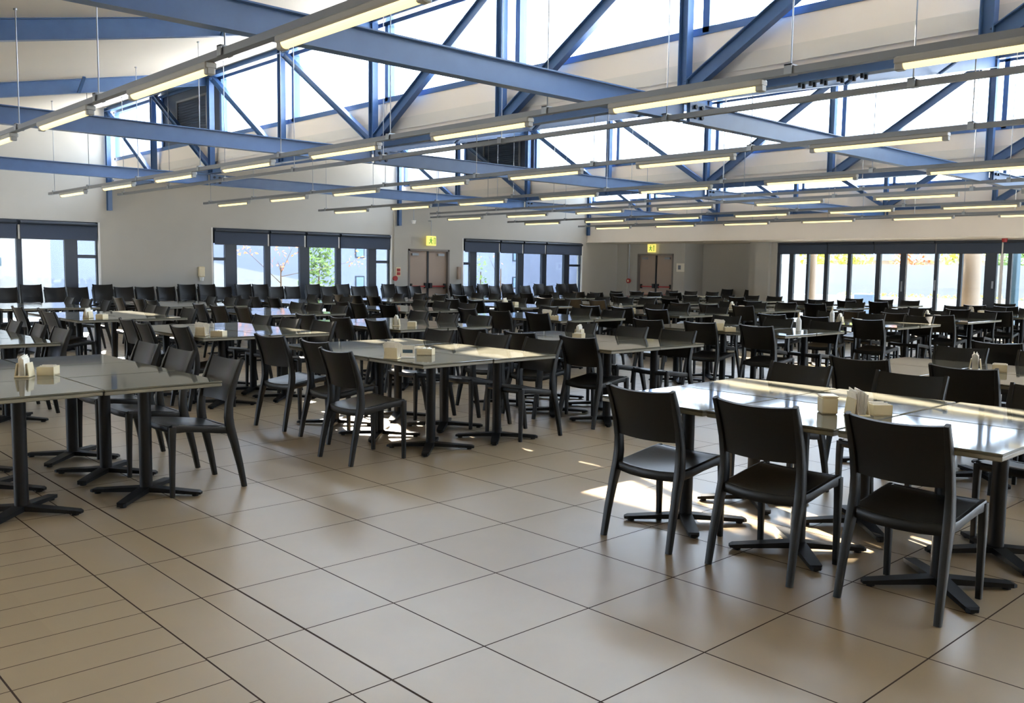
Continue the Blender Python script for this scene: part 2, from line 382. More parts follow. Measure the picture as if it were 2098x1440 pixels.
# ------------------------------------------------------------------ windows of the left wall
def blind(x0, x1, lab, axis='x', pos=YW, z0=2.0, z1=2.40, off=-.06):
    t = thing('roller_blind', lab, 'blind')
    def bx(a, b, c0, c1, d0, d1, q):
        if axis == 'x': q.box(a, b, pos+c0, pos+c1, d0, d1)
        else: q.box(pos+c0, pos+c1, a, b, d0, d1)
        return q
    bx(x0, x1, off+.035, off+.043, z0, z1-.05, MB()).build('fabric', MT['blind'], t)
    q = MB(); a = (x0, pos+off+.02, z1-.045); b = (x1, pos+off+.02, z1-.045)
    if axis != 'x': a = (pos+off+.02, x0, z1-.045); b = (pos+off+.02, x1, z1-.045)
    q.cyl(a, b, .042, n=14); q.build('roller_tube', MT['frame'], t, True)
    bx(x0, x1, off+.028, off+.05, z0-.02, z0+.005, MB()).build('bottom_bar', MT['frame'], t)
def left_window(num, x0, x1, sides, mulls, blinds, gaps, labs):
    t = skeleton('window_%d' % num)
    q = MB(); D0, D1 = YW+.06, YW+.14
    q.box(x0, x1, D0, D1, 2.02, 2.42); q.box(x0, x1, D0, D1, 0, .10)
    q.box(x0, x0+.05, D0, D1, 0, 2.42); q.box(x1-.05, x1, D0, D1, 0, 2.42)
    for a, b in mulls: q.box(a, b, D0-.01, D1+.01, 0, 2.05)
    for a, b in sides: q.box(a, b, D0, D1, 1.57, 1.65)
    q.build('window_frame', MT['frame'], t)
    MB().box(x0+.02, x1-.02, YW+.098, YW+.104, .05, 2.03).build('window_glass', MT['tinted'], t)
    q = MB()
    for gx in gaps: q.box(gx-.02, gx+.02, YW+.005, YW+.02, 1.98, 2.30)
    if gaps: q.build('blind_guide', MT['gap'], t)
    MB().box(x1-.012, x1+.03, YW-.004, YW+.06, 0, 2.42).box(x0-.03, x0+.01, YW-.004, YW+.06, 0, 2.42).build('reveal_trim', MT['gap'], t)
    for (a, b), l in zip(blinds, labs): blind(a, b, l)
left_window(1, 0.2, 5.9, [(5.40, 5.86)], [(1.2, 1.4), (2.4, 2.55), (3.2, 3.35), (4.13, 4.24), (5.15, 5.43)], [(.25, 2.3), (2.36, 4.12), (4.2, 5.86)], [4.18],
            ['dark roller blind at the left edge, leftmost of the left window', 'dark roller blind left of the white strip in the left window', 'dark roller blind right of the white strip in the left window'])
left_window(2, 8.73, 14.36, [(8.73, 9.1), (13.85, 14.3)], [(9.1, 9.42), (10.24, 10.4), (11.3, 11.6), (12.48, 12.64), (13.58, 13.86)],
            [(8.78, 10.28), (10.36, 11.40), (11.48, 12.50), (12.58, 14.31)], [10.32, 11.44, 12.54],
            ['dark roller blind, first from left in the wide middle window', 'dark roller blind, second from left in the wide middle window', 'dark roller blind, third from left in the wide middle window', 'dark roller blind, fourth from left in the wide middle window'])
left_window(3, 17.2, 22.87, [(17.2, 17.55), (22.25, 22.82)], [(17.54, 17.82), (18.7, 18.84), (19.68, 19.96), (20.86, 21.08), (21.98, 22.25)],
            [(17.25, 18.74), (18.82, 19.82), (19.90, 20.92), (21.0, 22.82)], [18.78, 19.86, 20.96],
            ['dark roller blind, first from left in the window right of the door', 'dark roller blind, second from left in the window right of the door', 'dark roller blind, third from left in the window right of the door', 'dark roller blind, fourth from left in the window right of the door'])
portal((3.0, YW+.3, 1.0), (-PI/2, 0, 0), 5.6, 2.0); portal((11.5, YW+.3, 1.0), (-PI/2, 0, 0), 5.6, 2.0); portal((20.0, YW+.3, 1.0), (-PI/2, 0, 0), 5.6, 2.0)
# window of the right wall: folding glazed doors
t = skeleton('window_4'); q = MB(); X0, X1 = XR+.06, XR+.15
q.box(X0, X1, -2, 13.25, 2.07, 2.42); q.box(X0, X1, -2, 13.25, 0, .09)
for c, wd in ((13.2, .1), (12.74, .15), (12.17, .08), (11.54, .12), (10.78, .11), (9.87, .13), (9.12, .17), (8.17, .09), (7.5, .09), (6.70, .30), (6.22, .10), (5.2, .12), (4.2, .12), (3.2, .12), (2.2, .12), (1.2, .12), (.2, .12), (-.8, .12)):
    q.box(X0-.01, X1+.01, c-wd/2, c+wd/2, 0, 2.1)
q.build('window_frame', MT['frame'], t)
MB().box(XR+.10, XR+.106, -2, 13.2, .05, 2.08).build('window_glass', MT['tinted'], t)
q = MB()
for y, z0, z1 in ((8.17, 1.0, 1.3), (9.12, .95, 1.25), (6.62, 1.1, 1.3)): q.box(X0-.05, X0-.01, y-.02, y+.02, z0, z1)
q.build('door_handles', MT['wire'], t)
MB().box(X0-.02, X0, 8.15, 8.19, 2.05, 2.38).box(X0-.02, X0, 6.38, 6.46, 0, 2.36).build('blind_guide', MT['gap'], t)
yb = [13.2, 11.5, 10.0, 8.2, 6.42, 4.2, 2.0, -.2]
lb = ['first', 'second', 'third', 'fourth', 'fifth', 'sixth', 'seventh']
for i in range(7): blind(yb[i+1]+.02, yb[i]-.02, 'dark roller blind, %s from left over the right-hand folding doors' % lb[i], 'y', XR, 2.07, 2.43, .0)
portal((XR+.35, 5.6, 1.0), (0, PI/2, 0), 2.0, 15)
portal((16, YB-.3, 1.35), (PI/2, 0, 0), 12, 2.7); portal((-11.2, 13, 1.35), (0, -PI/2, 0), 2.7, 8)
# ------------------------------------------------------------------ fire doors
def fire_door(num, to_world, width, h, hinge_recess):
    t = skeleton('door_%d' % num)
    def P(q): q.v = [to_world(*p) for p in q.v]; return q
    W2 = width/2
    P(MB().box(-W2, -W2+.06, -.02, .2, 0, h).box(W2-.06, W2, -.02, .2, 0, h).box(-W2, W2, -.02, .2, h-.06, h)).build('door_frame', MT['doorframe'], t)
    P(MB().box(-W2+.06, -.02, .08, .13, 0, h-.06)).build('door_leaf', MT['door'], t)
    P(MB().box(.02, W2-.06, .08, .13, 0, h-.06)).build('door_leaf', MT['door'], t)
    P(MB().box(-.03, .03, .05, .13, 0, h-.06)).build('meeting_strip', MT['black'], t)
    for s in (-1, 1):
        P(MB().box(min(s*.08, s*(W2-.14)), max(s*.08, s*(W2-.14)), .02, .05, .855, .895)).build('panic_bar', MT['red'], t)
        P(MB().box(s*.09-.05, s*.09+.05, .01, .08, .82, .98)).build('latch_box', MT['black'], t)
        P(MB().box(s*(W2-.15)-.03, s*(W2-.15)+.03, .02, .08, .80, .96)).build('bar_bracket', MT['black'], t)
        P(MB().box(s*(W2-.3)-.12, s*(W2-.3)+.12, .02, .08, h-.2, h-.13)).build('door_closer', MT['wire'], t)
fire_door(1, lambda a, b, c: (15.81+a, YW+b, c), 1.62, 2.03, .1)
fire_door(2, lambda a, b, c: (XR+b, 18.22-a, c), 1.64, 2.08, .1)
def exit_sign(loc, rz, lab):
    t = thing('exit_sign', lab, 'sign', loc, rz)
    MB().cbox(-.18, .18, -.03, .03, -.15, .15, .012).build('sign_box', MT['sign'], t)
    q = MB()       # the running figure, arrow and doorway
    y0, y1 = -.034, -.03
    def qd(*p): q.add([(x, y0, z) for x, z in p] + [(x, y1, z) for x, z in p], [tuple(range(len(p))), tuple(range(2*len(p)-1, len(p)-1, -1))] + [(i, (i+1) % len(p), (i+1) % len(p)+len(p), i+len(p)) for i in range(len(p))])
    qd(*[(-.03+.022*math.cos(i*PI/4), .085+.022*math.sin(i*PI/4)) for i in range(8)])
    qd((-.06, .05), (-.01, .06), (.0, .0), (-.05, -.01)); qd((-.05, 0), (-.01, 0), (.03, -.1), (.005, -.11)); qd((-.05, 0), (-.02, -.01), (-.07, -.09), (-.12, -.08), (-.12, -.06), (-.08, -.06))
    qd((-.01, .05), (.05, .02), (.05, 0), (-.01, .03)); qd((-.06, .05), (-.1, .02), (-.1, 0), (-.05, .03))
    qd((.08, -.11), (.1, -.11), (.1, .1), (.08, .1)); qd((.1, .08), (.15, .08), (.15, .1), (.1, .1)); qd((.13, -.11), (.15, -.11), (.15, .1), (.13, .1))
    q.build('pictogram', MT['signgreen'], t)
    return t
s1 = exit_sign((15.78, YW-.14, 2.29), 0, 'lit yellow and green exit sign hanging above the left double door')
MB().cyl((0, 0, .15), (0, 0, .62), .012).cyl((0, 0, .62), (0, .14, .62), .012).build('conduit', MT['wire'], s1)
s2 = exit_sign((XR-.1, 18.32, 2.28), -PI/2, 'lit yellow and green exit sign hanging above the right double door')
MB().box(-.05, .05, -.02, .02, .15, .17).build('mounting_plate', MT['wire'], s2)
# ------------------------------------------------------------------ wall fittings
o = thing('soap_dispenser', 'white wall dispenser beside the left end of the middle window', 'dispenser', (8.4, YW, 1.22))
MB().cbox(-.075, .075, -.1, 0, -.08, .19, .02).build('housing', MT['cream'], o)
MB().cyl((0, -.05, -.18), (0, -.05, -.08), .045, .06).build('nozzle', MT['gap'], o)
o = thing('fire_call_point', 'red and cream fire call point left of the left double door', 'alarm', (14.62, YW, 1.32))
MB().cbox(-.09, .09, -.02, 0, -.14, .14, .008).build('backplate', MT['cream'], o)
MB().box(-.05, .05, -.05, -.02, .01, .10).build('upper_button', MT['red'], o); MB().box(-.05, .05, -.05, -.02, -.10, -.01).build('lower_button', MT['red'], o)
tag(MB().cyl((14.5, YW, 1.12), (14.5, YW-.05, 1.12), .08).build('alarm_bell', MT['red'], None, True), 'small red round alarm bell low beside the left double door', 'alarm')
tag(MB().cyl((14.47, YW-.02, 0), (14.47, YW-.02, 3.3), .02).build('wall_conduit', MT['wall']), 'thin grey vertical conduit on the wall left of the left door', 'conduit')
o = thing('wall_box', 'small tan box on the wall between left door and far window', 'box', (17.0, YW, 1.3))
MB().cbox(-.06, .06, -.08, 0, -.2, .2, .01).build('housing', MT['door'], o)
o = thing('paper_notice', 'white paper notice on the wall right of the right double door', 'notice', (XR, 17.08, 1.585))
MB().box(-.012, 0, -.17, .17, -.15, .15).build('sheet', MT['paper'], o)
q = MB(); q.box(-.015, -.012, -.02, .10, -.07, .08); q.build('printed_block', MT['rail'], o)
o = thing('alarm_bell', 'red round alarm bell with a conduit left of the right double door', 'alarm', (XR-.06, 19.39, 1.07))
MB().cyl((0, 0, 0), (-.06, 0, 0), .09).build('bell', MT['red'], o, True); MB().cyl((-.06, 0, 0), (-.07, 0, 0), .045).build('hub', MT['cream'], o)
MB().cyl((-.012, 0, .08), (-.012, 0, 1.37), .012).build('conduit', MT['wire'], o)
o = thing('alarm_sounder', 'red alarm sounder fixed to the soffit over the folding doors', 'alarm', (XR-.35, 6.25, 2.45))
MB().cyl((0, 0, -.10), (0, 0, 0), .06, .075, 16).build('body', MT['red'], o, True)
for i, (x, y) in enumerate(((24.2, 15.6), (24.2, 12.4), (24.2, 10.6), (24.2, 9.3), (24.2, 7.8), (24.2, 18.4))):
    o = thing('downlight', 'small white recessed downlight in the soffit, %s from the far end' % ['second', 'third', 'fourth', 'fifth', 'sixth', 'first'][i], 'downlight', (x, y, 2.45))
    MB().cyl((0, 0, -.012), (0, 0, 0), .05, .055, 16).build('ring', MT['gap'], o)
o = thing('security_camera', 'small white dome camera below the tie beam near the left door', 'camera', (14.61, 19.2, 2.85))
MB().cyl((0, 0, 0), (0, 0, .45), .012).build('stem', MT['wire'], o); MB().cyl((0, 0, -.1), (0, 0, 0), .05, .07, 14).build('dome', MT['gap'], o, True)
# ------------------------------------------------------------------ lighting rails and lamps
RX = [1.2, 4.3, 7.67, 10.75, 14.4, 17.4, 20.6]
LY = [16.6-2.45*i for i in range(9)]
railn = ['nearest on the left', 'second from the left', 'third from the left', 'fourth from the left', 'fifth from the left', 'sixth from the left', 'farthest right']
def bay_of(x): return max(i for i in range(4) if XT[i] <= x)
def hanger(parent, x, y, z):
    zt = zroof(bay_of(x), x)-parent.location.z
    q = MB().cyl((0, y, z+.06), (0, y, zt), .006, n=6).cyl((0, y, zt-.02), (0, y, zt), .02, n=8); q.build('hanger_rod', MT['wire'], parent)
    MB().box(-.045, -.035, y-.03, y+.03, z, z+.07).box(.035, .045, y-.03, y+.03, z, z+.07).box(-.045, .045, y-.03, y+.03, z+.06, z+.07).build('hanger_clip', MT['wire'], parent)
lamp0 = None
for i, x in enumerate(RX):
    t = thing('lighting_rail', 'long grey suspended lighting rail, %s' % railn[i], 'rail', (x, 0, 2.865))
    MB().box(-.03, .03, -5.5, 18.1, 0, .05).build('channel', MT['rail'], t)
    for y in [17.75]+[a-.95 for a in LY]: hanger(t, x, y, 0)
    for j, y in enumerate(LY):
        lab = 'lit fluorescent batten, %s from the far end of the rail %s' % (ORD[j], railn[i])
        if lamp0 is None:
            lamp0 = thing('fluorescent_light', lab, 'lamp', (x, y, 2.865), 0, 'batten lights on the rails')
            MB().cbox(-.045, .045, -.74, .74, -.05, 0, .01).build('batten_body', MT['batten'], lamp0)
            MB().loft([[(.034*math.cos(PI*q/8+PI), y_, -.05+.034*math.sin(PI*q/8+PI)) for q in range(9)] for y_ in (-.68, .68)]).build('tube', MT['tube'], lamp0)
            for s in (-1, 1): MB().cbox(-.03, .03, s*.71-.03, s*.71+.03, -.088, -.04, .006).build('end_cap', MT['batten'], lamp0)
        else:
            c = dup(lamp0); c.location = (x, y, 2.865); c['label'] = lab
for i, (x, y1) in enumerate(((5.74, 18.2), (14.15, 17.8), (22.6, 18.0))):
    t = thing('cable_rail', 'thin dark cable rail without lamps beside the truss, %s' % ['nearest', 'middle one', 'farthest'][i], 'rail', (x, 0, 2.95))
    MB().box(-.025, .025, -5.5, y1, 0, .05).build('channel', MT['rail'], t)
    for k in range(9): hanger(t, x, y1-.35-k*2.45, 0)
# ------------------------------------------------------------------ chair
def post_path(s):
    xs = [(-.24, 0), (-.212, .15), (-.178, .30), (-.150, .40), (-.143, .47), (-.146, .55), (-.166, .65), (-.2, .75), (-.238, .845)]
    ys = [.222, .219, .214, .21, .208, .208, .209, .211, .214]
    sz = [(.030, .033), (.034, .040), (.038, .050), (.040, .062), (.038, .058), (.034, .052), (.032, .046), (.029, .040), (.024, .030)]
    return [(x, s*y, z) for (x, z), y in zip(xs, ys)], sz
def xpost(z):
    P = [(-.143, .47), (-.146, .55), (-.166, .65), (-.2, .75), (-.238, .845)]
    for (a, za), (b, zb) in zip(P[:-1], P[1:]):
        if z <= zb: return a+(b-a)*(z-za)/(zb-za)
    return P[-1][0]
def mb_rear_leg(s):
    p, z = post_path(s); return MB().sweep(p, z)
def mb_front_leg(s):
    return MB().sweep([(.238, s*.212, 0), (.236, s*.212, .2), (.234, s*.212, .36), (.232, s*.21, .445)], [(.028, .028), (.032, .034), (.036, .042), (.038, .048)])
def mb_seat():
    q = MB()
    def fn(u, v):
        x = -.155+u*.415; y = (v-.5)*.41; e = (v-.5)*2
        z = .405+.053*u-.018*math.sin(u*PI)*(1-e*e)-.014*(1-e*e)*(1-u) - .02*max(0, u-.86)/.14
        x -= .025*(1-e*e)*(1-u)
        return (x, y, z), (-.1, 0, 1)
    q.sheet(fn, 12, 8, .014)
    for s in (-1, 1):
        q.sweep([(-.15, s*.205, .388), (-.06, s*.208, .396), (.05, s*.21, .414), (.15, s*.21, .427), (.235, s*.209, .431)], [(.026, .052), (.026, .046), (.026, .042), (.026, .046), (.028, .056)])
    q.sweep([(-.152, -.205, .388), (-.170, -.1, .380), (-.176, 0, .378), (-.170, .1, .380), (-.152, .205, .388)], [(.052, .026)]*5, (0, 0, 1))
    q.sweep([(.24, -.205, .432), (.246, -.1, .428), (.248, 0, .426), (.246, .1, .428), (.24, .205, .432)], [(.042, .022)]*5, (0, 0, 1))
    return q
def mb_back():
    def fn(u, v):
        y = (u-.5)*.40; e = (u-.5)*2; zt = .84-.012*(1-e*e); zb = .567-.006*(1-e*e)
        z = zb+(zt-zb)*v
        return (xpost(min(z, .845))-.034*(1-e*e), y, z), (1, -.3*e, .3*v)
    return MB().sheet(fn, 12, 8, .016)
CH_G = 'charcoal plastic chairs'
ch0 = thing('dining_chair', 'prototype', 'chair')
mb_seat().build('seat', MT['chair'], ch0, True); mb_back().build('backrest', MT['chair'], ch0, True)
for s in (-1, 1):
    mb_rear_leg(s).build('rear_leg', MT['chair'], ch0, True); mb_front_leg(s).build('front_leg', MT['chair'], ch0, True)
far = MB()
for part in (mb_seat(), mb_back(), mb_rear_leg(1), mb_rear_leg(-1), mb_front_leg(1), mb_front_leg(-1)): far.add(part.v, part.f)
CH_FAR = far.mesh('dining_chair', MT['chair'], True)
used = [False]
def depth(x, y): return (Vector((x, y, 0))-CAM).dot(fw)
def chair(x, y, rz, label, z=0, group=CH_G):
    if z == 0 and depth(x, y) < 15:
        c = ch0 if not used[0] else dup(ch0); used[0] = True
        c.location = (x, y, z); c.rotation_euler = (0, 0, rz); c['label'] = label; c['group'] = group
    else:
        c = bpy.data.objects.new('dining_chair', CH_FAR); COL.objects.link(c)
        c.location = (x, y, z); c.rotation_euler = (0, 0, rz); tag(c, label, 'chair', group)
    return c
# ------------------------------------------------------------------ table
TW, TH = .712, .735
def mb_top(): return MB().cbox(-TW/2, TW/2, -TW/2, TW/2, TH-.012, TH, .004)
def mb_edge(): return MB().cbox(-TW/2+.003, TW/2-.003, -TW/2+.003, TW/2-.003, TH-.034, TH-.012, .004)
def mb_col(): return MB().cyl((0, 0, .03), (0, 0, TH-.034), .039, n=16).cyl((0, 0, TH-.05), (0, 0, TH-.034), .16, n=16)
def mb_foot(a):
    q = MB(); d = Vector((math.cos(a), math.sin(a), 0)); n = Vector((-d.y, d.x, 0)); rr = []
    for r, wd, z0, z1 in ((0, .036, .022, .055), (.06, .036, .022, .052), (.30, .032, .014, .034), (.335, .030, .012, .032), (.355, .018, .012, .026)):
        c = d*r; rr.append([c+n*wd+Vector((0, 0, z0)), c-n*wd+Vector((0, 0, z0)), c-n*wd+Vector((0, 0, z1)), c+n*wd+Vector((0, 0, z1))])
    q.loft(rr); c = d*.315; q.cyl(c, c+Vector((0, 0, .016)), .02, n=10); return q
tb0 = thing('dining_table', 'prototype', 'table')
mb_top().build('tabletop', MT['table'], tb0); mb_edge().build('edge_band', MT['edge'], tb0); mb_col().build('column', MT['iron'], tb0, True)
for a in (PI/4, 3*PI/4, 5*PI/4, 7*PI/4): mb_foot(a).build('foot', MT['iron'], tb0)
farT = MB(); tops = len(mb_top().f); n0 = 0; idx = []
for j, part in enumerate((mb_top(), mb_edge(), mb_col(), mb_foot(PI/4), mb_foot(3*PI/4), mb_foot(5*PI/4), mb_foot(7*PI/4))):
    farT.add(part.v, part.f); idx += [min(j, 2)]*len(part.f)
TB_FAR = farT.mesh('dining_table', [MT['table'], MT['edge'], MT['iron']])
for p, i in zip(TB_FAR.polygons, idx): p.material_index = i
usedT = [False]
def table(x, y, label):
    if depth(x, y) < 15:
        c = tb0 if not usedT[0] else dup(tb0); usedT[0] = True
        c.location = (x, y, 0); c['label'] = label; c['group'] = 'square pedestal tables'
    else:
        c = bpy.data.objects.new('dining_table', TB_FAR); COL.objects.link(c); c.location = (x, y, 0)
        tag(c, label, 'table', 'square pedestal tables')
    c.rotation_euler = (0, 0, random.uniform(-.012, .012)); return c
# block = (right edge X, near edge Y); rows counted from the camera
ROWS = [
    ('front row', [(3.72, -1.25), (6.28, -1.27), (8.9, -1.25)]),
    ('second row', [(.87, 2.80), (3.88, 2.82), (6.0, 2.79), (9.15, 2.88), (11.95, 2.82), (14.35, 2.80), (17.0, 2.85), (19.7, 2.85)]),
    ('third row', [(.94, 6.26), (3.62, 6.03), (5.97, 5.98), (8.97, 6.30), (11.66, 6.24), (14.4, 6.42), (17.0, 6.3), (19.7, 6.3)]),
    ('fourth row', [(3.53, 9.5), (6.06, 9.5), (8.6, 9.46), (11.43, 9.7), (14.0, 9.6), (16.4, 9.5), (19.2, 9.6)]),
    ('fifth row', [(3.54, 12.95), (6.0, 12.66), (8.48, 13.05), (10.9, 13.1), (13.28, 13.2), (16.0, 13.1), (18.7, 13.1), (21.4, 13.1)]),
]
PITCH_T = .72
# near chairs measured one by one: (row, block, side) -> rear-foot X and centre Y
FIX = {
    (0, 0, 'left'): [(2.15, -.87, 0), (2.10, -.21, .02), (2.07, .455, .0)],
    (0, 0, 'right'): [(3.98, -.95, 0), (4.0, -.15, 0), (3.96, .58, .0)],
    (1, 0, 'right'): [(1.08, 3.18, 0), (1.08, 3.90, 0), (1.12, 4.62, 0)],
    (1, 1, 'left'): [(1.945, 3.23, -.02), (2.25, 4.05, 0), (2.24, 4.82, .1)],
    (1, 1, 'right'): [(4.04, 3.13, 0), (4.1, 3.85, 0), (4.0, 4.55, 0)],
    (1, 2, 'left'): [(4.49, 3.15, 0), (4.46, 3.9, 0), (4.44, 4.6, 0)],
}
for ri, (rn, blocks) in enumerate(ROWS):
    for bi, (xr, yn) in enumerate(blocks):
        bn_ = '%s table block from left, %s' % (ORD[bi], rn)
        for c, cn in ((0, 'left'), (1, 'right')):
            for r, rnn in ((0, 'near'), (1, 'middle'), (2, 'far')):
                x = xr-TW/2-(1-c)*PITCH_T; y = yn+TW/2+r*PITCH_T
                table(x+random.uniform(-.006, .006), y+random.uniform(-.006, .006), 'grey square pedestal table, %s %s of %s' % (rnn, cn, bn_))
        for side in ('left', 'right'):
            for r, rnn in ((0, 'nearest'), (1, 'middle'), (2, 'farthest')):
                lab = 'charcoal chair, %s seat on %s side of %s' % (rnn, side, bn_)
                fx = FIX.get((ri, bi, side))
                if fx:
                    xf, yc, dr = fx[r]
                else:
                    yc = yn+TW/2+r*PITCH_T+random.uniform(-.05, .05); dr = random.uniform(-.06, .06)
                    e = random.uniform(.09, .24)
                    xf = (xr-TW-PITCH_T-e) if side == 'left' else (xr+e)
                if (ri, bi, side) == (1, 0, 'left') and r < 2: continue
                if side == 'left': chair(xf+.24, yc, dr, lab)
                else: chair(xf-.24, yc, PI+dr, lab)
# stacked chairs along the left wall
def px_to_x(px, Y):
    d = fw + r2*((px-1049)/F_PX) - u2*((588-720)/F_PX)
    return CAM.x + d.x*(Y-CAM.y)/d.y
ST = [(18, 2), (68, 3), (118, 2), (165, 2), (216, 3), (260, 2), (303, 2), (347, 2), (389, 3), (430, 3), (465, 2), (505, 3), (540, 3), (573, 2), (607, 2), (648, 3), (680, 2),
      (709, 3), (742, 2), (768, 2), (803, 3), (832, 2), (858, 2), (942, 3), (968, 2), (997, 3), (1022, 2), (1047, 3), (1085, 2), (1112, 3), (1132, 2), (1158, 3), (1180, 3)]
for i, (px, n) in enumerate(ST):
    x = px_to_x(px, 19.2)
    for k in range(n):
        lv = {(2, 0): 'lower', (2, 1): 'upper', (3, 0): 'bottom', (3, 1): 'middle', (3, 2): 'top'}[(n, k)]
        where = 'stack %d from the left along the window wall' % (i+1)
        chair(x, 19.22-.025*k, -PI/2, 'charcoal chair, %s of %s' % (lv, where), .062*k, 'stacked chairs along the window wall')
for i, y in enumerate((14.75, 15.7)):
    chair(25.6, y, PI, 'charcoal chair alone in the wall recess, %s one' % ('right-hand' if i == 0 else 'left-hand'), 0, 'chairs in the wall recess')
# ------------------------------------------------------------------ things on the tables
def napkin_holder(loc, rz, lab):
    t = thing('napkin_holder', lab, 'napkin holder', loc, rz, 'napkin holders on the tables')
    MB().cbox(-.06, .06, -.045, .045, 0, .012, .004).build('base', MT['cream'], t)
    q = MB()
    for s in (-1, 1):
        q.loft([[(-.055, s*.04-.003, .01), (.055, s*.04-.003, .01), (.055, s*.04+.003, .01), (-.055, s*.04+.003, .01)], [(-.05, s*.03-.003, .09), (.05, s*.03-.003, .09), (.05, s*.03+.003, .09), (-.05, s*.03+.003, .09)]])
    q.build('side_plates', MT['cream'], t)
    q = MB()
    for k in range(7):
        a = -.5+k*.17
        p = [(0-.055, -.02+k*.006, .012), (.05, -.02+k*.006, .012), (.05+.04*math.sin(a), -.02+k*.007, .12+.01*(k % 3)), (-.055+.05*math.sin(a), -.02+k*.007, .135-.006*abs(k-3))]
        q.add(p+[(x, y+.004, z) for x, y, z in p], [(0, 1, 2, 3), (7, 6, 5, 4), (0, 4, 5, 1), (1, 5, 6, 2), (2, 6, 7, 3), (3, 7, 4, 0)])
    q.build('napkins', MT['paper'], t)
    return t
def sauce_tray(loc, rz, lab):
    t = thing('sachet_box', lab, 'box', loc, rz, 'cream sachet boxes on the tables')
    q = MB(); a, b, h = .065, .05, .055
    q.box(-a, a, -b, b, 0, .006); q.box(-a, -a+.005, -b, b, 0, h); q.box(a-.005, a, -b, b, 0, h); q.box(-a, a, -b, -b+.005, 0, h); q.box(-a, a, b-.005, b, 0, h)
    q.build('open_box', MT['cream'], t)
    q = MB()
    for k in range(8): q.box(-.055+k*.014, -.046+k*.014, -.042, .042, .006, .05+.006*(k % 3))
    q.build('sachets', MT['paper'], t)
    return t
SETS = [((2.77, -.40), (2.91, -.44), 'near right tables', .9), ((-.02, 3.72), (.13, 3.76), 'near left tables', 1.0), ((2.52, 3.31), (2.94, 3.42), 'centre tables', 2.2),
        ((5.5, 4.05), (5.36, 3.93), 'third block, second row', .4), ((7.83, 3.86), (7.76, 3.66), 'fourth block, second row', 2.4), ((2.31, 6.33), (2.43, 6.20), 'second block, third row', 2.2),
        ((4.9, 6.56), (5.05, 6.44), 'third block, third row', .8), ((7.8, 6.83), (7.72, 6.6), 'fourth block, third row', 2.3), ((2.36, 9.9), (2.5, 9.8), 'first block, fourth row', .7),
        ((10.97, 3.88), (11.15, 3.7), 'fifth block, second row', .2), ((5.6, .05), (5.70, -.09), 'second block, front row', .3), ((10.75, 7.9), (10.9, 7.75), 'fifth block, third row', .7),
        ((13.8, 7.6), (13.95, 7.48), 'sixth block, third row', .3), ((10.7, 10.9), (10.85, 10.77), 'fourth block, fourth row', .2), ((16.4, 4.03), (16.55, 3.9), 'seventh block, second row', .6), ((13.6, 3.7), (13.75, 3.6), 'sixth block, second row', .2)]
for (x, y), (x2, y2), wh, rz in SETS:
    napkin_holder((x, y, TH), rz, 'cream holder full of white napkins on the %s' % wh)
    sauce_tray((x2, y2, TH), rz, 'low open cream sachet box beside napkins, on the %s' % wh)
o = thing('cutlery_box', 'tall cream box beside the napkins on the near right tables', 'box', (2.73, -.26, TH), .75)
q = MB(); q.cbox(-.05, .05, -.04, .04, 0, .085, .006); q.build('box_body', MT['cream'], o); MB().cbox(-.053, .053, -.043, .043, .085, .095, .004).build('lid', MT['cream'], o)
o = thing('menu_stand', 'clear menu stand with a printed card on the centre tables', 'menu stand', (2.68, 3.32, TH), -.75)
MB().cbox(-.055, .055, -.035, .035, 0, .008, .003).build('base', MT['gap'], o)
MB().box(-.055, .055, -.004, .004, .008, .10).build('card', MT['paper'], o)
MB().box(-.04, .04, -.006, -.004, .038, .065).build('printed_panel', MT['teal'], o)
for (x, y), wh in (((8.66, 3.25), 'fourth block, second row'), ((11.05, 4.05), 'fifth block, second row')):
    o = thing('sauce_bottle', 'tall pale sauce bottle standing on the %s' % wh, 'bottle', (x, y, TH), 0, 'sauce bottles')
    MB().cyl((0, 0, 0), (0, 0, .13), .035, .033, 14).cyl((0, 0, .13), (0, 0, .17), .033, .014, 14).build('bottle_body', MT['gap'], o, True)
    MB().cyl((0, 0, .17), (0, 0, .23), .014, .006, 10).build('spout', MT['cream'], o, True)
# ------------------------------------------------------------------ outdoors
structure(MB().box(-40, 70, -45, 90, -.30, -.10).build('ground', MT['paving']))
def leaves(n, c, rad, size, seed):
    rnd = random.Random(seed); q = MB()
    for _ in range(n):
        while True:
            p = Vector((rnd.uniform(-1, 1), rnd.uniform(-1, 1), rnd.uniform(-1, 1)))
            if p.length < 1: break
        p = Vector((c[0]+p.x*rad[0], c[1]+p.y*rad[1], c[2]+p.z*rad[2]))
        a = Vector((rnd.uniform(-1, 1), rnd.uniform(-1, 1), rnd.uniform(-1, 1))).normalized(); b = a.orthogonal().normalized(); s = size*rnd.uniform(.6, 1.3)
        q.add([p-a*s, p+b*s*.5, p+a*s, p-b*s*.5], [(0, 1, 2, 3)])
    return q
def tree(name, lab, x, y, h, crowns, m, n, size, seed, trunk=.06):
    t = thing(name, lab, 'tree', (x, y, -.1))
    q = MB().cyl((0, 0, 0), (0, 0, h*.6), trunk, trunk*.7, 8); rnd = random.Random(seed)
    for c, r in crowns: q.cyl((0, 0, h*rnd.uniform(.35, .6)), c, trunk*.45, trunk*.15, 6)
    q.build('trunk', MT['bark'], t)
    q = MB()
    for i, (c, r) in enumerate(crowns):
        l = leaves(n, c, r, size, seed+i); q.add(l.v, l.f)
    q.build('foliage', MT[m], t)
tree('bush', 'leafy green bush seen through the middle window', 14.0, 23.6, 1.6, [((0, 0, 1.1), (.72, .6, .95)), ((.15, .1, 1.9), (.6, .5, .7))], 'leaf', 520, .08, 11)
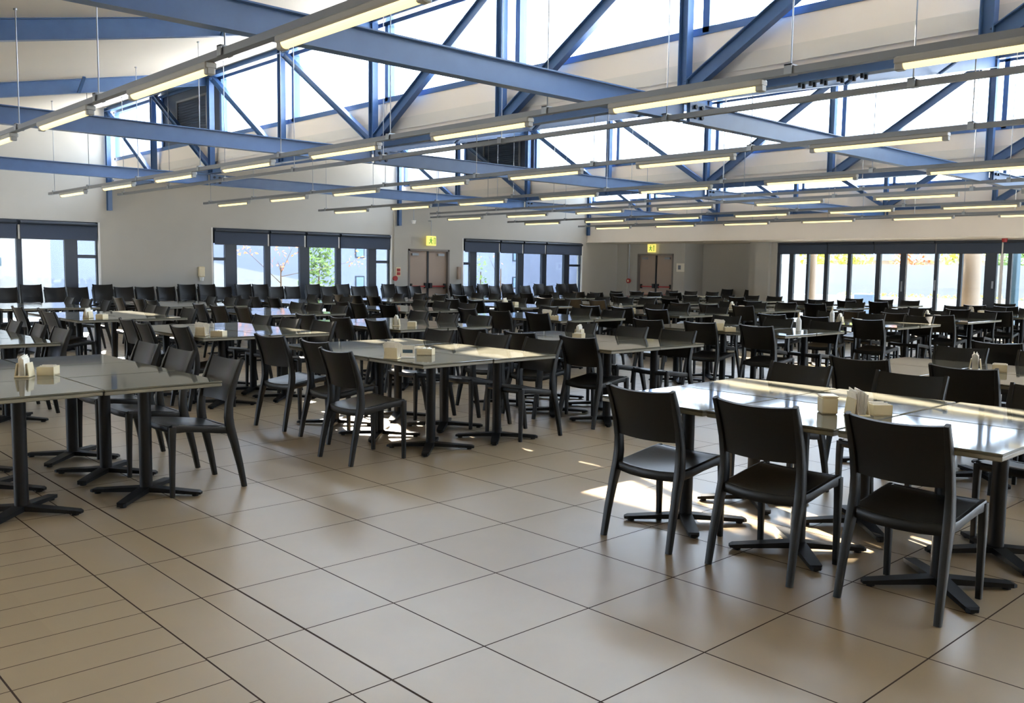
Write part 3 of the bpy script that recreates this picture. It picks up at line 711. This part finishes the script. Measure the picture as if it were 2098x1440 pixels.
tree('autumn_tree', 'thin tree with sparse orange leaves outside the middle window', 12.1, 22.6, 2.6, [((-1.2, 0, 2.05), (.5, .4, .25)), ((-.1, 0, 1.7), (.4, .4, .4)), ((.4, 0, 2.1), (.6, .4, .3)), ((2.8, .1, 1.75), (.4, .4, .35))], 'orange', 30, .06, 21, .03)
tree('autumn_sapling', 'bare orange-leaved sapling outside the window right of the door', 21.4, 22.8, 2.6, [((0, 0, 1.2), (.6, .4, .6)), ((-.6, 0, 2.0), (.5, .4, .4))], 'orange', 14, .05, 31, .03)
tree('hedge_shrub', 'thin green shrub at the left edge of the far window', 19.87, 22.2, 2.4, [((0, 0, 1.2), (.25, .25, 1.0))], 'leaf', 110, .07, 41, .03)
# pale building beyond the left windows
b = thing('building', 'pale blue rendered building beyond the left windows', 'building', (0, 29, -.1))
MB().box(-12, 33, 0, 8, 0, 6.2).build('wall', MT['facade'], b)
for x in (19.18, 23.6, 28.0):
    for z in (.9, 2.2):
        f = MB().box(x-.22, x+.22, -.03, .02, z-.28, z+.28).build('window', MT['frame'], b); MB().box(x-.17, x+.17, -.04, -.03, z-.23, z+.23).build('pane', MT['bluebin'], f)
g = MB(); g.hexa([(10.0, 26.5, -.1), (18.0, 26.5, -.1), (18.0, 26.8, -.1), (10.0, 26.8, -.1), (10.0, 26.5, 1.84), (18.0, 26.5, .42), (18.0, 26.8, .42), (10.0, 26.8, 1.84)])
tag(g.build('garden_wall', MT['outwhite']), 'low white wall with a sloping top outside the middle window', 'wall')
g = MB().box(-2, 6.4, 25.5, 25.8, -.1, 3.2).box(4.9, 5.0, 25.42, 25.5, -.1, 3.2)
tag(g.build('screen_wall', MT['outwhite']), 'tall white wall filling the view through the left window', 'wall')
tag(MB().cbox(4.38, 4.53, 23.0, 23.05, 1.35, 1.57, .01).build('wall_sign', MT['teal']), 'small green sign outside at the left edge of the view', 'sign')
# courtyard beyond the folding doors
tag(MB().box(33.0, 33.3, -12, 34, -.1, 1.82).build('boundary_wall', MT['outwhite']), 'long white boundary wall beyond the folding doors', 'wall')
o = thing('planter', 'low white planter with a strip of greenery before the boundary wall', 'planter', (30.6, 0, -.1))
MB().box(0, .9, -10, 16.0, 0, .72).build('planter_wall', MT['outwhite'], o)
q = MB()
for i in range(60): q.v and None; l = leaves(10, (.35, -2+i*.27, .78), (.2, .2, .09), .07, 300+i); q.add(l.v, l.f)
q.build('greenery', MT['leafy'], o)
for i, (y, h, m) in enumerate(((17.5, 3.2, 'leafy'), (15.8, 2.9, 'leafy'), (13.4, 2.5, 'orange'), (11.4, 3.0, 'leafy'), (9.7, 3.0, 'leaf'), (7.4, 3.1, 'leaf'), (5.0, 3.0, 'leafy'))):
    tree('hedge_tree', '%s-leaved tree above the boundary wall, %s from the left' % ({'leafy': 'yellow-green', 'orange': 'red-orange', 'leaf': 'green'}[m], ORD[i]), 35.5, y, h, [((0, 0, h*.75), (.8, .8, .9)), ((0, .1, h*.55), (.7, .75, .7))], m, 260, .13, 60+i)
b = thing('house', 'small house with a grey pitched roof beyond the boundary wall', 'house', (41, 17.0, -.1))
MB().box(0, 6, -4, 4, 0, 2.2).build('wall', MT['stone'], b)
MB().hexa([(-.4, -4.4, 2.2), (6.4, -4.4, 2.2), (6.4, 4.4, 2.2), (-.4, 4.4, 2.2), (-.4, -.1, 3.7), (6.4, -.1, 3.7), (6.4, .1, 3.7), (-.4, .1, 3.7)]).build('roof', MT['roofing'], b)
for i, (y, lab) in enumerate(((7.93, 'thick round taupe column outside, right of the open folding doors'), (12.9, 'thin round taupe column outside, near the left of folding doors'))):
    rad = .29 if i == 0 else .14
    o = thing('round_column', lab, 'column', (26.9 if i == 0 else 26.6, y, -.1)); MB().cyl((0, 0, 0), (0, 0, 3.4), rad, n=28).build('shaft', MT['stone'], o, True)
    MB().cyl((0, 0, 3.4), (0, 0, 3.5), rad*1.3, n=28).build('capital', MT['stone'], o)
tag(MB().cbox(27.5, 27.8, 6.85, 7.1, -.1, 3.2, .02).build('steel_post', MT['teal']), 'dark teal post outside at the right edge of the view', 'post')
tag(MB().cbox(27.9, 28.5, 11.35, 12.05, -.1, .78, .03).build('utility_cabinet', MT['bluebin']), 'blue cabinet standing outside the folding doors', 'cabinet')
# corrugated ridge capping along the top of the far clerestory, seen low through the middle one
q = MB(); n = 400; y0 = -6.0; rings = []
for i in range(n+1):
    y = y0+i*.055; h = 5.50+.05*math.sin(i*1.05)+.02*math.sin(i*.31)
    rings.append([(23.30, y, 5.2), (23.42, y, 5.2), (23.62, y, h), (23.50, y, h)])
tag(q.loft(rings).build('ridge_capping', MT['roofing']), 'grey corrugated ridge capping seen low through the middle clerestory', 'roof')
